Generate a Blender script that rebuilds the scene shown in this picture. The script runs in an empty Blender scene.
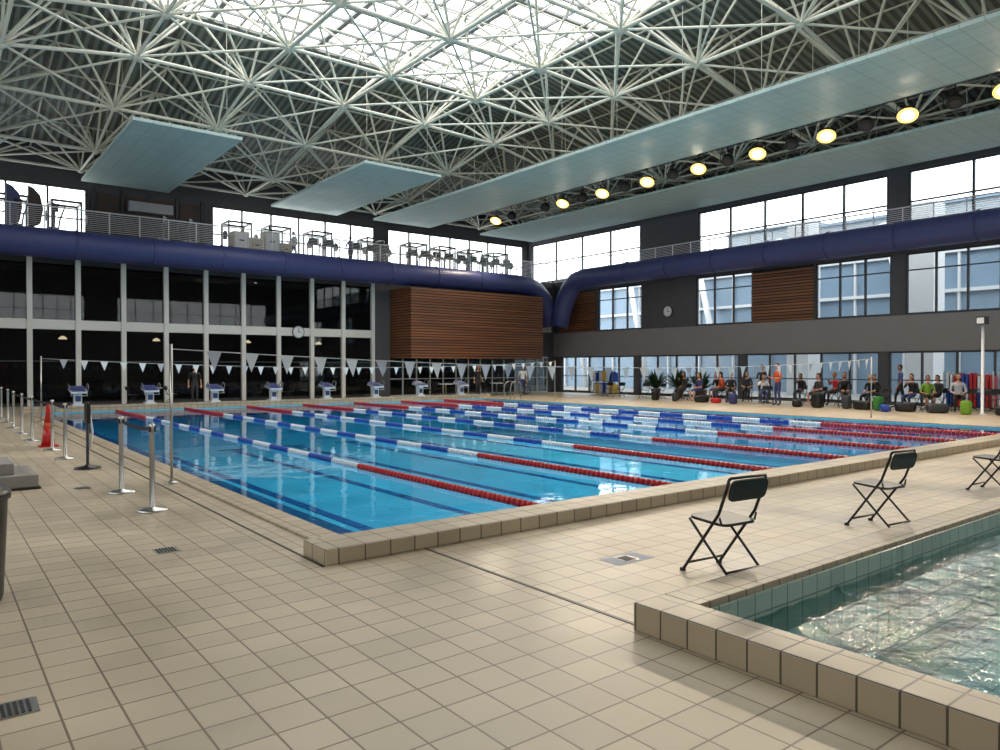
import bpy, bmesh, math, random
from mathutils import Vector, Matrix, noise as mnoise
random.seed(7)
scene = bpy.context.scene
COL = scene.collection

# ------------------------------------------------------------------ materials
def s2l(c):
    return tuple(((x/255.0)/12.92 if x/255.0 <= 0.04045 else (((x/255.0)+0.055)/1.055)**2.4) for x in c)

def newmat(name):
    m = bpy.data.materials.new(name); m.use_nodes = True
    nt = m.node_tree
    return m, nt, nt.nodes['Principled BSDF'], nt.nodes['Material Output']

def mat(name, rgb, rough=0.5, metal=0.0, noise=0.0, nscale=6.0, emis=0.0, spec=0.5):
    m, nt, b, o = newmat(name)
    c = s2l(rgb)
    b.inputs['Base Color'].default_value = (*c, 1)
    b.inputs['Roughness'].default_value = rough
    b.inputs['Metallic'].default_value = metal
    b.inputs['Specular IOR Level'].default_value = spec
    if noise > 0:
        tc = nt.nodes.new('ShaderNodeTexCoord'); n = nt.nodes.new('ShaderNodeTexNoise')
        n.inputs['Scale'].default_value = nscale; n.inputs['Detail'].default_value = 4
        nt.links.new(tc.outputs['Object'], n.inputs['Vector'])
        mx = nt.nodes.new('ShaderNodeMix'); mx.data_type = 'RGBA'
        mx.inputs[6].default_value = (*[max(0, x*(1-noise)) for x in c], 1)
        mx.inputs[7].default_value = (*[min(1, x*(1+noise)) for x in c], 1)
        nt.links.new(n.outputs['Fac'], mx.inputs[0]); nt.links.new(mx.outputs[2], b.inputs['Base Color'])
    if emis > 0:
        b.inputs['Emission Color'].default_value = (*c, 1)
        b.inputs['Emission Strength'].default_value = emis
    return m

def tilemat(name, rgb, grout, size=0.25, w=0.016, rough=0.35, var=0.12, bumpy=True, off=(0,0,0), sizez=None, stain=0.12):
    m, nt, b, o = newmat(name)
    N = nt.nodes; Lk = nt.links
    tc = N.new('ShaderNodeTexCoord')
    add = N.new('ShaderNodeVectorMath'); add.operation = 'ADD'; add.inputs[1].default_value = (off[0]+100*size, off[1]+100*size, off[2]+100*size)
    Lk.new(tc.outputs['Object'], add.inputs[0])
    dv = N.new('ShaderNodeVectorMath'); dv.operation = 'DIVIDE'; dv.inputs[1].default_value = (size, size, sizez or size)
    Lk.new(add.outputs[0], dv.inputs[0])
    fr = N.new('ShaderNodeVectorMath'); fr.operation = 'FRACTION'; Lk.new(dv.outputs[0], fr.inputs[0])
    fl = N.new('ShaderNodeVectorMath'); fl.operation = 'FLOOR'; Lk.new(dv.outputs[0], fl.inputs[0])
    sp = N.new('ShaderNodeSeparateXYZ'); Lk.new(fr.outputs[0], sp.inputs[0])
    ge = N.new('ShaderNodeNewGeometry'); sn = N.new('ShaderNodeSeparateXYZ'); Lk.new(ge.outputs['Normal'], sn.inputs[0])
    prev = None
    for i in range(3):
        a = N.new('ShaderNodeMath'); a.operation = 'SUBTRACT'; Lk.new(sp.outputs[i], a.inputs[0]); a.inputs[1].default_value = 0.5
        ab = N.new('ShaderNodeMath'); ab.operation = 'ABSOLUTE'; Lk.new(a.outputs[0], ab.inputs[0])
        g = N.new('ShaderNodeMath'); g.operation = 'GREATER_THAN'; Lk.new(ab.outputs[0], g.inputs[0]); g.inputs[1].default_value = 0.5 - w/size/2
        na = N.new('ShaderNodeMath'); na.operation = 'ABSOLUTE'; Lk.new(sn.outputs[i], na.inputs[0])
        nl = N.new('ShaderNodeMath'); nl.operation = 'LESS_THAN'; Lk.new(na.outputs[0], nl.inputs[0]); nl.inputs[1].default_value = 0.5
        mu = N.new('ShaderNodeMath'); mu.operation = 'MULTIPLY'; Lk.new(g.outputs[0], mu.inputs[0]); Lk.new(nl.outputs[0], mu.inputs[1])
        if prev is None: prev = mu
        else:
            mx = N.new('ShaderNodeMath'); mx.operation = 'MAXIMUM'; Lk.new(prev.outputs[0], mx.inputs[0]); Lk.new(mu.outputs[0], mx.inputs[1]); prev = mx
    wn = N.new('ShaderNodeTexWhiteNoise'); wn.noise_dimensions = '3D'; Lk.new(fl.outputs[0], wn.inputs['Vector'])
    c = s2l(rgb)
    cm = N.new('ShaderNodeMix'); cm.data_type = 'RGBA'
    cm.inputs[6].default_value = (*[x*(1-var) for x in c], 1); cm.inputs[7].default_value = (*[min(1, x*(1+var)) for x in c], 1)
    Lk.new(wn.outputs['Value'], cm.inputs[0])
    ns = N.new('ShaderNodeTexNoise'); ns.inputs['Scale'].default_value = 0.7; ns.inputs['Detail'].default_value = 5
    Lk.new(tc.outputs['Object'], ns.inputs['Vector'])
    mr = N.new('ShaderNodeMapRange'); mr.inputs[1].default_value = 0.3; mr.inputs[2].default_value = 0.7
    mr.inputs[3].default_value = 1-stain; mr.inputs[4].default_value = 1+stain*0.5
    Lk.new(ns.outputs['Fac'], mr.inputs[0])
    sc = N.new('ShaderNodeVectorMath'); sc.operation = 'SCALE'; Lk.new(cm.outputs[2], sc.inputs[0]); Lk.new(mr.outputs[0], sc.inputs['Scale'])
    gm = N.new('ShaderNodeMix'); gm.data_type = 'RGBA'; Lk.new(prev.outputs[0], gm.inputs[0]); Lk.new(sc.outputs[0], gm.inputs[6])
    gm.inputs[7].default_value = (*s2l(grout), 1)
    Lk.new(gm.outputs[2], b.inputs['Base Color'])
    rr = N.new('ShaderNodeMapRange'); rr.inputs[1].default_value = 0.35; rr.inputs[2].default_value = 0.65
    rr.inputs[3].default_value = rough*0.8; rr.inputs[4].default_value = rough*1.25
    Lk.new(ns.outputs['Fac'], rr.inputs[0]); Lk.new(rr.outputs[0], b.inputs['Roughness'])
    if bumpy:
        bp = N.new('ShaderNodeBump'); bp.invert = True; bp.inputs['Strength'].default_value = 0.3; bp.inputs['Distance'].default_value = 0.003
        Lk.new(prev.outputs[0], bp.inputs['Height']); Lk.new(bp.outputs[0], b.inputs['Normal'])
    return m

def watermat(name, tint, bump_scale, bump_strength, dist, rough=0.04):
    m = bpy.data.materials.new(name); m.use_nodes = True; nt = m.node_tree; N = nt.nodes; Lk = nt.links
    N.clear(); out = N.new('ShaderNodeOutputMaterial')
    tr = N.new('ShaderNodeBsdfTransparent'); tr.inputs[0].default_value = (*tint, 1)
    gl = N.new('ShaderNodeBsdfGlossy'); gl.inputs['Roughness'].default_value = rough; gl.inputs['Color'].default_value = (1, 1, 1, 1)
    fz = N.new('ShaderNodeFresnel'); fz.inputs[0].default_value = 1.33
    mx = N.new('ShaderNodeMixShader'); Lk.new(fz.outputs[0], mx.inputs[0]); Lk.new(tr.outputs[0], mx.inputs[1]); Lk.new(gl.outputs[0], mx.inputs[2])
    tc = N.new('ShaderNodeTexCoord'); ns = N.new('ShaderNodeTexNoise'); ns.inputs['Scale'].default_value = bump_scale; ns.inputs['Detail'].default_value = 3
    Lk.new(tc.outputs['Object'], ns.inputs['Vector'])
    bp = N.new('ShaderNodeBump'); bp.inputs['Strength'].default_value = bump_strength; bp.inputs['Distance'].default_value = dist
    Lk.new(ns.outputs['Fac'], bp.inputs['Height']); Lk.new(bp.outputs[0], gl.inputs['Normal']); Lk.new(bp.outputs[0], fz.inputs['Normal'])
    Lk.new(mx.outputs[0], out.inputs[0]); return m

def glassmat(name, col, trans, rough=0.02, base=(10,12,14)):
    m = bpy.data.materials.new(name); m.use_nodes = True; nt = m.node_tree; N = nt.nodes; Lk = nt.links
    b = N['Principled BSDF']; b.inputs['Base Color'].default_value = (*s2l(base), 1); b.inputs['Roughness'].default_value = rough
    tr = N.new('ShaderNodeBsdfTransparent'); tr.inputs[0].default_value = (*col, 1)
    mx = N.new('ShaderNodeMixShader'); mx.inputs[0].default_value = trans
    Lk.new(b.outputs[0], mx.inputs[1]); Lk.new(tr.outputs[0], mx.inputs[2]); Lk.new(mx.outputs[0], N['Material Output'].inputs[0])
    return m

M = {}
M['floor'] = tilemat('beige_floor_tile', (188,172,147), (116,100,82), 0.25, 0.011, 0.36, 0.08, stain=0.2)
M['coping'] = tilemat('coping_tile', (178,162,136), (88,77,63), 0.25, 0.013, 0.4, 0.1, off=(0,0,0.11), stain=0.16)
M['copingB'] = tilemat('small_pool_coping_tile', (168,151,125), (74,64,53), 0.2, 0.012, 0.4, 0.1, off=(0.07,0.08,0.02), stain=0.16)
M['pool'] = tilemat('pool_basin_tile', (98,204,234), (78,184,216), 0.3, 0.02, 0.4, 0.05, bumpy=False)
M['poolB'] = tilemat('small_pool_basin_tile', (176,230,230), (135,190,192), 0.2, 0.014, 0.35, 0.05, bumpy=False)
M['poolBw'] = tilemat('small_pool_wall_tile', (160,174,160), (100,110,102), 0.2, 0.012, 0.3, 0.08, bumpy=False)
M['poolnavy'] = tilemat('navy_tile', (18,68,150), (14,54,118), 0.1, 0.008, 0.3, 0.1, bumpy=False)
M['water'] = watermat('pool_water', (0.68,0.93,0.98), 1.3, 0.25, 0.03)
M['waterB'] = watermat('choppy_water', (0.82,0.94,0.945), 16.0, 0.5, 0.02, 0.05)
M['dark'] = mat('dark_grey_wall', (76,75,80), 0.7, noise=0.08, nscale=2)
M['band'] = mat('grey_wall_band', (130,127,129), 0.6, noise=0.06, nscale=1.5)
M['verydark'] = mat('near_black', (22,22,24), 0.6)
M['black'] = mat('black_plastic', (20,19,20), 0.38)
M['hairbrown'] = mat('brown_hair', (70,45,30), 0.6)
M['hairblond'] = mat('blond_hair', (150,115,75), 0.6)
M['white'] = mat('white_paint', (212,211,206), 0.5)
M['offwhite'] = mat('space_frame_paint', (204,204,190), 0.45, noise=0.04, nscale=3)
M['skyframe'] = mat('skylight_frame', (120,124,124), 0.5)
M['frame'] = mat('window_frame_dark', (48,50,54), 0.45)
M['steelgrey'] = mat('grey_steel_paint', (120,124,132), 0.45)
M['chrome'] = mat('brushed_steel', (185,182,176), 0.3, 1.0)
M['duct'] = mat('indigo_duct_paint', (56,62,112), 0.45, noise=0.08, nscale=1)
M['red'] = mat('red_plastic', (185,28,30), 0.35)
M['blue'] = mat('blue_plastic', (30,66,160), 0.35)
M['whitepl'] = mat('white_plastic', (215,217,222), 0.35)
M['flag'] = mat('pennant_fabric', (225,225,225), 0.8)
M['flagg'] = mat('pennant_fabric_grey', (180,182,190), 0.8)
M['grate'] = mat('drain_grate', (70,66,60), 0.4, 0.6)
M['conc'] = mat('grey_concrete', (140,136,130), 0.8, noise=0.1, nscale=5)
M['lamp'] = mat('floodlight_lens', (255,240,210), 0.4, emis=40)
M['lamphalo'] = mat('floodlight_halo', (255,196,100), 0.4, emis=2.6)  # glowing ring imitates the warm halo around each lit lens
M['beige'] = mat('beige_box', (190,176,148), 0.7, noise=0.05)
M['green'] = mat('green_fabric', (45,110,45), 0.8)
M['lime'] = mat('lime_fabric', (110,150,40), 0.8)
M['orange'] = mat('orange_fabric', (200,80,40), 0.8)
M['yellow'] = mat('yellow_foam', (200,165,70), 0.7)
M['leaf'] = mat('leaf_green', (34,62,32), 0.6, noise=0.4, nscale=12)
M['pot'] = mat('terracotta', (110,80,65), 0.7)
M['door'] = mat('brown_door', (70,54,48), 0.6)
M['belt'] = mat('black_belt', (30,28,30), 0.7)
M['glassdark'] = glassmat('tinted_glass', (0.6,0.64,0.66), 0.45)
M['glass'] = glassmat('clear_glass', (0.93,0.96,0.97), 0.93, base=(150,160,165))
M['skin'] = mat('skin', (195,145,118), 0.55)
M['skin2'] = mat('skin_tan', (150,105,80), 0.55)
M['exground'] = mat('outdoor_paving', (120,120,118), 0.9, noise=0.1, nscale=0.5)
M['exglass'] = mat('outdoor_building_glass', (112,134,154), 0.3, noise=0.25, nscale=0.3)
M['exroof'] = mat('outdoor_roof_cladding', (150,160,168), 0.5, noise=0.1, nscale=0.5)
M['exwhite'] = mat('outdoor_white_steel', (190,194,198), 0.6)

def woodmat():
    m, nt, b, o = newmat('wood_slats'); N = nt.nodes; Lk = nt.links
    tc = N.new('ShaderNodeTexCoord'); mp = N.new('ShaderNodeMapping'); mp.inputs['Scale'].default_value = (0.12,0.12,9)
    Lk.new(tc.outputs['Object'], mp.inputs[0]); ns = N.new('ShaderNodeTexNoise'); ns.inputs['Scale'].default_value = 1.6; ns.inputs['Detail'].default_value = 3
    Lk.new(mp.outputs[0], ns.inputs['Vector']); cr = N.new('ShaderNodeValToRGB')
    cr.color_ramp.elements[0].position = 0.3; cr.color_ramp.elements[0].color = (*s2l((92,58,38)), 1)
    cr.color_ramp.elements[1].position = 0.72; cr.color_ramp.elements[1].color = (*s2l((156,100,62)), 1)
    Lk.new(ns.outputs['Fac'], cr.inputs[0]); Lk.new(cr.outputs[0], b.inputs['Base Color']); b.inputs['Roughness'].default_value = 0.5
    return m
M['wood'] = woodmat()
def roofmat(name, axis):
    m, nt, b, o = newmat(name); N = nt.nodes; Lk = nt.links
    tc = N.new('ShaderNodeTexCoord'); sp = N.new('ShaderNodeSeparateXYZ'); Lk.new(tc.outputs['Object'], sp.inputs[0])
    mu = N.new('ShaderNodeMath'); mu.operation = 'MULTIPLY'; mu.inputs[1].default_value = 2*math.pi/0.33; Lk.new(sp.outputs[axis], mu.inputs[0])
    si = N.new('ShaderNodeMath'); si.operation = 'SINE'; Lk.new(mu.outputs[0], si.inputs[0])
    mr = N.new('ShaderNodeMapRange'); mr.inputs[1].default_value = -0.4; mr.inputs[2].default_value = 0.4; Lk.new(si.outputs[0], mr.inputs[0])
    cm = N.new('ShaderNodeMix'); cm.data_type = 'RGBA'; cm.inputs[6].default_value = (*s2l((84,89,84)), 1); cm.inputs[7].default_value = (*s2l((126,132,124)), 1)
    Lk.new(mr.outputs[0], cm.inputs[0]); Lk.new(cm.outputs[2], b.inputs['Base Color'])
    bp = N.new('ShaderNodeBump'); bp.inputs['Strength'].default_value = 0.8; bp.inputs['Distance'].default_value = 0.05
    Lk.new(mr.outputs[0], bp.inputs['Height']); Lk.new(bp.outputs[0], b.inputs['Normal']); b.inputs['Roughness'].default_value = 0.6
    return m
M['roofx'] = roofmat('corrugated_deck_x', 0); M['roofy'] = roofmat('corrugated_deck_y', 1)
M['panel'] = tilemat('acoustic_panel', (172,190,186), (146,166,162), 0.6, 0.03, 0.6, 0.03, bumpy=False, stain=0.05)

# ------------------------------------------------------------------ mesh builder
class MB:
    def __init__(s): s.v=[]; s.f=[]; s.m=[]; s.mats=[]; s.smooth=[]
    def mi(s, k):
        if k not in s.mats: s.mats.append(k)
        return s.mats.index(k)
    def face(s, idx, k, sm=False): s.f.append(idx); s.m.append(s.mi(k)); s.smooth.append(sm)
    def box(s, a, b, k, M4=None):
        x0,y0,z0=a; x1,y1,z1=b; n=len(s.v)
        ps=[(x0,y0,z0),(x1,y0,z0),(x1,y1,z0),(x0,y1,z0),(x0,y0,z1),(x1,y0,z1),(x1,y1,z1),(x0,y1,z1)]
        if M4: ps=[tuple(M4@Vector(p)) for p in ps]
        s.v+=ps
        for q in [(0,3,2,1),(4,5,6,7),(0,1,5,4),(1,2,6,5),(2,3,7,6),(3,0,4,7)]: s.face([n+i for i in q],k)
    def quad(s, ps, k):
        n=len(s.v); s.v+=[tuple(p) for p in ps]; s.face(list(range(n,n+len(ps))),k)
    def tube(s, p, q, r, k, n=8, r2=None, cap=True, sm=True):
        s.path([p,q],[r, r if r2 is None else r2],k,n,cap,sm)
    def path(s, pts, rad, k, n=8, cap=True, sm=True):
        pts=[Vector(p) for p in pts]
        if not isinstance(rad,(list,tuple)): rad=[rad]*len(pts)
        base=len(s.v); up=None
        for i,p in enumerate(pts):
            if i==0: d=pts[1]-pts[0]
            elif i==len(pts)-1: d=pts[-1]-pts[-2]
            else: d=(pts[i+1]-p).normalized()+(p-pts[i-1]).normalized()
            d.normalize()
            if up is None:
                up=Vector((0,0,1)) if abs(d.z)<0.9 else Vector((1,0,0))
            a=d.cross(up); 
            if a.length<1e-4: a=d.orthogonal()
            a.normalize(); b=d.cross(a).normalized()
            for j in range(n):
                t=2*math.pi*j/n
                s.v.append(tuple(p+a*math.cos(t)*rad[i]+b*math.sin(t)*rad[i]))
        for i in range(len(pts)-1):
            for j in range(n):
                a0=base+i*n+j; a1=base+i*n+(j+1)%n
                s.face([a0,a1,a1+n,a0+n],k,sm)
        if cap:
            s.face([base+j for j in range(n)][::-1],k); e=base+(len(pts)-1)*n
            s.face([e+j for j in range(n)],k)
    def lathe(s, c, prof, k, n=20, sm=True):
        base=len(s.v)
        for r,z in prof:
            for j in range(n):
                t=2*math.pi*j/n; s.v.append((c[0]+r*math.cos(t),c[1]+r*math.sin(t),c[2]+z))
        for i in range(len(prof)-1):
            for j in range(n):
                a0=base+i*n+j; a1=base+i*n+(j+1)%n; s.face([a0,a1,a1+n,a0+n],k,sm)
        s.face([base+j for j in range(n)][::-1],k); e=base+(len(prof)-1)*n; s.face([e+j for j in range(n)],k)
    def ell(s, c, r, k, nu=14, nv=9, fn=None):
        base=len(s.v)
        for i in range(nv+1):
            ph=math.pi*i/nv
            for j in range(nu):
                t=2*math.pi*j/nu
                p=Vector((math.sin(ph)*math.cos(t),math.sin(ph)*math.sin(t),math.cos(ph)))
                if fn: p=fn(p)
                s.v.append((c[0]+p.x*r[0],c[1]+p.y*r[1],c[2]+p.z*r[2]))
        for i in range(nv):
            for j in range(nu):
                a0=base+i*nu+j; a1=base+i*nu+(j+1)%nu; s.face([a0,a0+nu,a1+nu,a1],k,True)
    def mesh(s, name):
        me=bpy.data.meshes.new(name); me.from_pydata(s.v,[],s.f)
        for k in s.mats: me.materials.append(M[k])
        me.polygons.foreach_set('material_index',s.m); me.polygons.foreach_set('use_smooth',s.smooth)
        me.update(); return me
    def obj(s, name, bevel=0, loc=(0,0,0), rz=0):
        o=bpy.data.objects.new(name, s.mesh(name)); COL.objects.link(o); o.location=loc; o.rotation_euler=(0,0,rz)
        if bevel:
            b=o.modifiers.new('bevel','BEVEL'); b.width=bevel; b.segments=2; b.limit_method='ANGLE'
        return o
def dup(o, loc, rz=0, name=None):
    c=bpy.data.objects.new(name or o.name.split('.')[0], o.data); COL.objects.link(c); c.location=loc; c.rotation_euler=(0,0,rz)
    for md in o.modifiers:
        if md.type=='BEVEL':
            b=c.modifiers.new('bevel','BEVEL'); b.width=md.width; b.segments=2; b.limit_method='ANGLE'
    return c

def wall(name, axis, p0, p1, a0, a1, z0, z1, openings, k):
    mb=MB(); A=sorted(set([a0,a1]+[v for o in openings for v in o[:2]])); Z=sorted(set([z0,z1]+[v for o in openings for v in o[2:]]))
    for i in range(len(Z)-1):
        zc=(Z[i]+Z[i+1])/2; run=None
        for j in range(len(A)-1):
            ac=(A[j]+A[j+1])/2
            op=any(o[0]<ac<o[1] and o[2]<zc<o[3] for o in openings)
            if not op:
                if run is None: run=[A[j],A[j+1]]
                else: run[1]=A[j+1]
            if (op or j==len(A)-2) and run:
                if axis=='x': mb.box((p0,run[0],Z[i]),(p1,run[1],Z[i+1]),k)
                else: mb.box((run[0],p0,Z[i]),(run[1],p1,Z[i+1]),k)
                run=None
    return mb.obj(name)

wn=[0]
def window(axis, p, a, b, z0, z1, nv, hs=(), k='frame', t=0.07, glass='glass', d=0.12):
    wn[0]+=1; mb=MB()
    def bx(a_,b_,za,zb,dd=d,kk=k):
        if axis=='x': mb.box((p-dd/2,a_,za),(p+dd/2,b_,zb),kk)
        else: mb.box((a_,p-dd/2,za),(b_,p+dd/2,zb),kk)
    bx(a,b,z0,z0+t); bx(a,b,z1-t,z1)
    for i in range(nv+1):
        c=a+(b-a)*i/nv; c=min(max(c,a+t/2),b-t/2); bx(c-t/2,c+t/2,z0+t,z1-t)
    for h in hs:
        z=z0+(z1-z0)*h
        for i in range(nv):
            c0=a+(b-a)*i/nv+t/2; c1=a+(b-a)*(i+1)/nv-t/2; bx(c0,c1,z-t*0.35,z+t*0.35,d*0.8)
    if glass: bx(a+t*0.5,b-t*0.5,z0+t*0.5,z1-t*0.5,0.012,glass)
    return mb.obj('window_%d'%wn[0])

# ------------------------------------------------------------------ floor + pools
XL,XR=-6.0,33.5; YN,YF=-12.0,37.0
A=(3.2,23.25,6.2,31.2); B=(3.82,16.0,-8.0,2.85)
mb=MB()
xs=[XL,A[0],B[0],B[1],A[1],XR+0.25]; ys=[YN,B[2],B[3],A[2],A[3],41.6]
for i in range(len(xs)-1):
    for j in range(len(ys)-1):
        xc=(xs[i]+xs[i+1])/2; yc=(ys[j]+ys[j+1])/2
        if (A[0]<xc<A[1] and A[2]<yc<A[3]) or (B[0]<xc<B[1] and B[2]<yc<B[3]): continue
        mb.quad([(xs[i],ys[j],0),(xs[i+1],ys[j],0),(xs[i+1],ys[j+1],0),(xs[i],ys[j+1],0)],'floor')
mb.obj('floor')

def basin(name,R,zb,zt,k,ledge=None,lanes=None):
    mb=MB(); x0,x1,y0,y1=R
    mb.quad([(x0,y0,zb),(x1,y0,zb),(x1,y1,zb),(x0,y1,zb)],k)
    mb.quad([(x0,y0,zb),(x0,y1,zb),(x0,y1,zt),(x0,y0,zt)],k)
    mb.quad([(x1,y1,zb),(x1,y0,zb),(x1,y0,zt),(x1,y1,zt)],k)
    mb.quad([(x1,y0,zb),(x0,y0,zb),(x0,y0,zt),(x1,y0,zt)],k)
    mb.quad([(x0,y1,zb),(x1,y1,zb),(x1,y1,zt),(x0,y1,zt)],k)
    if ledge:
        w=0.42; zl=-0.1
        mb.box((x0+0.002,y0+0.002,-0.35),(x0+w,y1-0.002,zl),'poolnavy')
        mb.box((x0+w,y0+0.002,-0.35),(x1-0.002,y0+w*0.7,zl),'poolnavy')
        mb.box((x1-w*0.6,y0+w*0.7,-0.35),(x1-0.002,y1-0.002,zl),'poolnavy')
        mb.box((x0+w,y1-0.25,-0.35),(x1-w*0.6,y1-0.002,zl),'poolnavy')
    if lanes:
        for x in lanes:
            mb.box((x-0.13,y0+2,zb+0.001),(x+0.13,y1-2,zb+0.01),'poolnavy')
            mb.box((x-0.5,y0+1.7,zb+0.001),(x+0.5,y0+2,zb+0.01),'poolnavy')
            mb.box((x-0.5,y1-2,zb+0.001),(x+0.5,y1-1.7,zb+0.01),'poolnavy')
    return mb.obj(name)
ropesX=[5.75+2.5*i for i in range(7)]
lanesX=[4.5+2.5*i for i in range(8)]
basin('swimming_pool_basin',A,-1.6,0.0,'pool',True,lanesX)
basin('small_pool_basin',B,-0.7,0.0,'poolB')
mb=MB(); mb.quad([(A[0],A[2],-0.03),(A[1],A[2],-0.03),(A[1],A[3],-0.03),(A[0],A[3],-0.03)],'water'); mb.obj('pool_water')
# choppy surface of the small pool (real wave geometry)
mb=MB(); st=0.04; x0,x1,y0,y1=B[0]+0.022,B[1]-0.002,B[2]+0.002,B[3]-0.022
nx=int((x1-x0)/st); ny=int((y1-y0)/st)
for j in range(ny+1):
    for i in range(nx+1):
        x=x0+(x1-x0)*i/nx; y=y0+(y1-y0)*j/ny
        h=0.016*mnoise.noise(Vector((x*1.7,y*1.7,0.3)))+0.022*mnoise.noise(Vector((x*5.0+7,y*5.0,1.7)))+0.013*mnoise.noise(Vector((x*10.5,y*10.5+3,4.1)))
        mb.v.append((x,y,-0.02+h))
for j in range(ny):
    for i in range(nx):
        a=j*(nx+1)+i; mb.face([a,a+1,a+nx+2,a+nx+1],'waterB',True)
mb.obj('small_pool_water')
# copings
mb=MB()
mb.box((2.63,5.73,0),(23.8,6.2,0.14),'coping')
mb.box((2.75,31.2,0),(23.8,31.7,0.22),'coping')
mb.box((2.9,6.2,0),(3.2,31.2,0.03),'coping')
mb.box((23.25,6.2,0),(23.7,31.2,0.03),'coping')
mb.obj('pool_coping',0.012)
mb=MB()
mb.box((3.53,-8.3,0),(3.82,3.14,0.18),'copingB'); mb.box((3.82,2.85,0),(16.3,3.14,0.18),'copingB')
mb.box((16.0,-8.3,0),(16.3,2.85,0.18),'copingB'); mb.box((3.82,-8.3,0),(16.0,-8.0,0.18),'copingB')
mb.box((3.821,2.83,-0.2),(15.99,2.849,0.14),'poolBw'); mb.box((3.821,-7.9,-0.2),(3.84,2.82,0.14),'poolBw')
mb.obj('small_pool_coping',0.012)
# drains
mb=MB()
mb.box((3.60,3.14,0.0),(3.63,5.73,0.004),'grate'); mb.box((2.60,5.73,0.0),(2.625,31.2,0.004),'grate')
mb.obj('drain_channel')
def drain(x,y,s=0.2,plate=False):
    mb=MB()
    if plate: mb.box((-0.22,-0.12,0),(0.22,0.12,0.002),'flagg')
    mb.box((-s/2,-s/2,0.002),(s/2,s/2,0.005),'chrome')
    for i in range(6): 
        u=-s/2+0.02+i*(s-0.04)/6
        mb.box((u,-s/2+0.02,0.005),(u+0.015,s/2-0.02,0.008),'verydark')
    mb.obj('floor_drain',loc=(x,y,0))
for p in [(1.72,7.13),(0.33,4.27),(1.7,11.5)]: drain(*p)
drain(4.8,4.35,0.16,True)

# ------------------------------------------------------------------ lane ropes
def rope():
    mb=MB(); L=25.0
    mb.tube((0,0.01,0),(0,L-0.01,0),0.008,'white',5)
    y=0.12; 
    while y<L-0.1:
        if y<5 or y>L-5: k='red'
        else: k='whitepl' if int((y-5)/1.0)%2==0 else 'blue'
        mb.path([(0,y,0),(0,y+0.012,0),(0,y+0.066,0),(0,y+0.078,0)],[0.03,0.052,0.052,0.03],k,8)
        y+=0.1
    return mb.mesh('lane_rope')
rm=rope()
for x in ropesX:
    o=bpy.data.objects.new('lane_rope',rm); COL.objects.link(o); o.location=(x,6.2,0.0)

# ------------------------------------------------------------------ starting blocks
mb=MB()
mb.box((-0.2,0.02,0.0),(0.2,0.40,0.06),'whitepl')
mb.box((-0.13,0.08,0.06),(0.13,0.32,0.50),'whitepl')
T=Matrix.Translation((0,0.16,0.56))@Matrix.Rotation(math.radians(10),4,'X')
mb.box((-0.27,-0.34,-0.04),(0.27,0.34,0.03),'whitepl',T); mb.box((-0.24,-0.31,0.03),(0.24,0.31,0.038),'duct',T)
T2=T@Matrix.Translation((0,0.24,0.035))@Matrix.Rotation(math.radians(30),4,'X')
mb.box((-0.25,-0.10,0.0),(0.25,0.12,0.03),'duct',T2)
for sx in (-1,1):
    mb.path([(sx*0.29,-0.10,0.50),(sx*0.31,-0.14,0.76),(sx*0.31,0.10,0.82),(sx*0.29,0.3,0.62)],0.016,'steelgrey',6)
    mb.quad([(sx*0.28,-0.18,0.48),(sx*0.28,0.46,0.58),(sx*0.28,0.40,0.70),(sx*0.28,-0.10,0.58)],'flagg')
mb.tube((-0.28,-0.2,0.38),(0.28,-0.2,0.38),0.014,'chrome',6)
mb.tube((-0.26,-0.2,0.38),(-0.26,-0.1,0.5),0.012,'chrome',6); mb.tube((0.26,-0.2,0.38),(0.26,-0.1,0.5),0.012,'chrome',6)
mb.box((-0.09,0.065,0.16),(0.09,0.08,0.36),'duct')
sb=mb.obj('starting_block',loc=(lanesX[0],31.25,0.22))
for x in lanesX[1:]: dup(sb,(x,31.25,0.22))

# ------------------------------------------------------------------ backstroke flags
def flags(y):
    mb=MB(); x0,x1=2.78,23.85; zt=1.93; sag=0.28
    def z(x):
        t=(x-x0)/(x1-x0); return zt-sag*4*t*(1-t)
    n=30; mb.path([(x0+(x1-x0)*i/n,y,z(x0+(x1-x0)*i/n)) for i in range(n+1)],0.006,'white',5)
    x=x0+0.6; i=0
    while x<x1-0.3:
        w=0.11; dy=random.uniform(-0.05,0.05); zz=z(x)
        mb.quad([(x-w,y,zz),(x,y+dy,zz-0.28-random.uniform(0,0.03)),(x+w,y,zz)],'flag' if i%5 else 'flagg')
        x+=0.56; i+=1
    for xx in (x0,x1):
        mb.tube((xx,y,0),(xx,y,2.0),0.02,'chrome',10); mb.lathe((xx,y,0),[(0.09,0),(0.09,0.02),(0.03,0.04)],'chrome',16)
    mb.obj('backstroke_flags')
flags(11.2); flags(26.2)

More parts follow.
